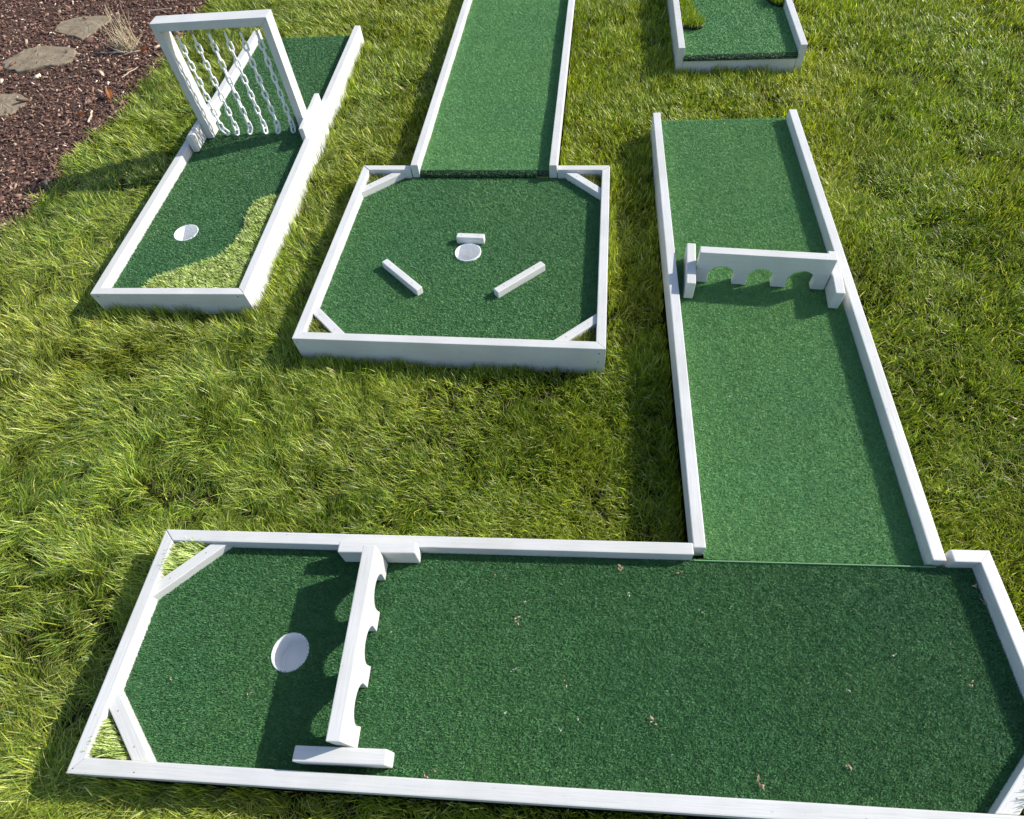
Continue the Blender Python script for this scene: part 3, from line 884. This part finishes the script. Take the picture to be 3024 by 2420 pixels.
def dry_leaf(label, loc, L, w, rot):
    bm = bmesh.new()
    rows = []
    for k in range(7):
        t = k / 6
        ww = w * math.sin(math.pi * min(1, t * 0.93 + 0.05)) ** 0.8
        zc = 0.012 + 0.02 * math.sin(t * 2.4)
        rows.append([bm.verts.new((L * t, s * ww * 0.5, zc + abs(s) * 0.012)) for s in (-1, 0, 1)])
    for a, b in zip(rows[:-1], rows[1:]):
        for k in range(2):
            bm.faces.new((a[k], a[k + 1], b[k + 1], b[k]))
    bmesh.ops.solidify(bm, geom=bm.faces[:], thickness=0.001)
    o = bm_obj('dry_leaf', bm, RUST, None, bevel=0, smooth=True)
    o.location = loc; o.rotation_euler = (0.5, -0.2, rot)
    return tag(o, label, 'leaf', 'orange dry leaves at the edge of the mulch')
dry_leaf('orange pointed dry leaf standing at the lawn edge below the stones', (-2.29, 4.02, float(mulch_z(-2.29, 4.02)) + 0.004), 0.095, 0.035, 2.0)
dry_leaf('orange dry leaf beside the dry grass clump', (-2.23, 4.60, float(mulch_z(-2.23, 4.60)) + 0.002), 0.07, 0.035, 0.3)
dry_leaf('small reddish dry leaf next to the short twig', (-2.44, 3.86, float(mulch_z(-2.44, 3.86)) + 0.002), 0.055, 0.03, 0.4)

# ------------------------------------------------------------------ lawn grass
FOOT = [(FA, rect(-0.002, LLA + 0.002, -DA - 0.002, 0.002)), (FB, rect(-0.002, WB + 0.002, -0.002, DB + 0.002)), (FB, rect(0.26, 1.004, 1.1, 3.62)),
        (FC, rect(-0.002, WC + 0.002, -0.03, LC + 0.004)), (FD, rect(-0.002, WD + 0.002, -0.002, LD + 0.002)), (FE, rect(-0.002, WE + 0.002, -0.004, LE + 0.002))]
def inside_any(x, y):
    r = np.zeros(len(x), bool)
    for F, rc in FOOT:
        c, s = math.cos(F[2]), math.sin(F[2])
        dx, dy = x - F[0], y - F[1]
        lx = c * dx + s * dy; ly = -s * dx + c * dy
        r |= (lx > rc[0][0]) & (lx < rc[1][0]) & (ly > rc[0][1]) & (ly < rc[2][1])
    return r
n1, n2, n3, n4, n5 = Noise2(101), Noise2(102), Noise2(103), Noise2(104), Noise2(105)
VIEW = [(-2.2, -0.25), (1.75, -0.55), (2.45, 1.0), (4.3, 4.3), (0.5, 5.5), (-2.5, 6.8), (-4.4, 6.6), (-2.75, 1.65)]
WIDE = [(-5, -2), (5, -2), (7, 8), (-5, 8)]

def grass(name, area, dens, lo, hi, wmul, sparse_out=None):
    xs = [q[0] for q in area]; ys = [q[1] for q in area]
    m = int((max(xs) - min(xs)) * (max(ys) - min(ys)) * dens)
    X = rng.uniform(min(xs), max(xs), m); Y = rng.uniform(min(ys), max(ys), m)
    k = in_poly(X, Y, area)
    if sparse_out: k &= ~in_poly(X, Y, sparse_out)
    dist = np.sqrt(X ** 2 + Y ** 2 + 1.85 ** 2)
    keepd = np.clip((2.1 / dist) ** 1.15, 0.25, 1.0)
    k &= rng.random(m) < keepd
    edge = border(Y) + 0.035 * (n3(X, Y, 0.03) - 0.5) * 2
    k &= X > edge
    k &= ~inside_any(X, Y)
    X, Y, dist = X[k], Y[k], dist[k]; m = len(X)
    # thin out and shorten by clumps
    cl = n1.fbm(X, Y, 0.16)
    fine = n5(X, Y, 0.035)
    k = rng.random(m) < np.clip(-0.02 + 1.75 * cl * (0.35 + 1.2 * fine), 0.10, 1)
    X, Y, dist, cl, fine = X[k], Y[k], dist[k], cl[k], fine[k]; m = len(X)
    left = np.clip((0.2 - X) / 1.6, 0, 1)
    flow = (n2.fbm(X, Y, 0.65) - 0.5) * 9.0 + 2.55 + (n4(X, Y, 0.085) - 0.5) * 5.0 + (n5(X + 11, Y, 0.03) - 0.5) * 3.5
    az = flow + rng.normal(0, 0.7 + 0.6 * (1 - left), m)
    mat = n3.fbm(X, Y, 0.30)
    lean = np.clip(0.15 + 1.0 * mat * (0.7 + 0.55 * left) + rng.normal(0, 0.20, m), 0.03, 1.35)
    curve = rng.uniform(0.15, 0.95, m)
    L = rng.uniform(lo, hi, m) * (0.68 + 0.62 * cl) * (0.92 + 0.32 * left)
    P = np.stack([X, Y, ground_z(X, Y) - 0.004], -1)
    up = np.tile([0., 0, 1], (m, 1)); T1 = np.tile([1., 0, 0], (m, 1)); T2 = np.tile([0., 1, 0], (m, 1))
    tipx = X + np.cos(az) * L * np.sin(np.minimum(lean + curve * .5, 1.57)); tipy = Y + np.sin(az) * L * np.sin(np.minimum(lean + curve * .5, 1.57))
    bad = inside_any(tipx, tipy)
    lean[bad] *= 0.18; curve[bad] *= 0.15
    bad2 = inside_any(X + np.cos(az) * L * np.sin(lean + curve * .6), Y + np.sin(az) * L * np.sin(lean + curve * .6))
    az[bad2] += math.pi; lean[bad2] *= 0.7
    wid = wmul * rng.uniform(0.0022, 0.0046, m) * np.clip(dist / 2.3, 1, 1.9)
    V, Q, _ = ribbons(P, up, T1, T2, L, az, lean * 0.55, lean + curve, wid, rng.uniform(-.7, .7, m), 3, 0.10)
    pal = np.array([(0.235, 0.310, 0.020), (0.155, 0.245, 0.018), (0.315, 0.370, 0.026), (0.095, 0.170, 0.018), (0.34, 0.39, 0.075), (0.46, 0.42, 0.16), (0.50, 0.57, 0.15)])
    hue = n4.fbm(X + 4, Y - 2, 0.45)
    w = np.stack([0.30 + 0 * hue, 0.22 + 0.45 * (0.5 - hue), 0.20 + 0.55 * (hue - 0.5), 0.12 + 0.3 * (0.5 - hue), 0.10 + 0 * hue, 0.030 + 0 * hue, 0.05 + 0.05 * left], -1).clip(0.005)
    cw = np.cumsum(w, 1); cw /= cw[:, -1:]
    pick = (rng.random(m)[:, None] > cw).sum(1).clip(0, 6)
    c = pal[pick] * (1.10 * rng.lognormal(0, 0.30, m).clip(0.5, 2.0))[:, None]
    c *= (1 + (n1.fbm(X - 7, Y + 5, 0.9) - 0.5)[:, None] * np.array([0.5, 0.25, 0.4]))
    c *= (0.74 + 0.52 * n3.fbm(X + 13, Y + 2, 0.33))[:, None]      # lush and thin patches
    c *= np.array([1.05, 1.01, 0.95]); c[:, 2] += 0.022 * left * (0.4 + n2.fbm(X, Y + 9, 0.4))  # grey-blue sheen of the left lawn is added to the blade colour
    ct = np.repeat(c[:, None, :], 8, axis=1)
    # blades are paler and more yellow where they leave the crown of the plant
    ct[:, 0:2] = ct[:, 0:2] * np.array([1.1, 0.92, 1.0])
    me = np_mesh(name, V, Q, ct.reshape(-1, 3))
    print(name, m)
    o = link_obj(name, me, GRASS)
    return o
g1 = grass('grass', VIEW, 56000, 0.040, 0.078, 1.0)
tag(g1, 'green mown lawn grass around the mini golf sections', 'grass', kind='stuff')
g2 = grass('grass', WIDE, 20000, 0.045, 0.085, 1.7, VIEW)
tag(g2, 'thinner lawn grass further out around the course', 'grass', kind='stuff')
# dead thatch lying low among the blades
def thatch():
    m = 26000
    X = rng.uniform(-3, 3.6, m); Y = rng.uniform(-0.4, 5.5, m)
    k = in_poly(X, Y, VIEW) & ~inside_any(X, Y) & (X > border(Y)) & (rng.random(m) < 0.25 + 0.9 * n2.fbm(X, Y, 0.4))
    X, Y = X[k], Y[k]; m = len(X)
    L = rng.uniform(0.03, 0.07, m)
    az = rng.uniform(0, 6.28, m)
    tx, ty = X + L * np.cos(az), Y + L * np.sin(az)
    k = ~inside_any(tx, ty); X, Y, L, az = X[k], Y[k], L[k], az[k]; m = len(X)
    P = np.stack([X, Y, ground_z(X, Y) + rng.uniform(0.004, 0.026, m)], -1)
    up = np.tile([0., 0, 1], (m, 1)); T1 = np.tile([1., 0, 0], (m, 1)); T2 = np.tile([0., 1, 0], (m, 1))
    V, Q, _ = ribbons(P, up, T1, T2, L, az, rng.uniform(1.0, 1.5, m), rng.uniform(1.3, 1.75, m), rng.uniform(.0015, .003, m), rng.uniform(-.4, .4, m), 3, .3)
    c = np.array([(0.33, 0.27, 0.14), (0.24, 0.19, 0.09), (0.42, 0.38, 0.22)])[rng.integers(0, 3, m)]
    o = link_obj('dead_grass', np_mesh('dead_grass', V, Q, np.repeat(c, 8, axis=0)), GRASS)
    return tag(o, 'dry straw-coloured dead blades lying in the lawn', 'dead grass', kind='stuff')
thatch()
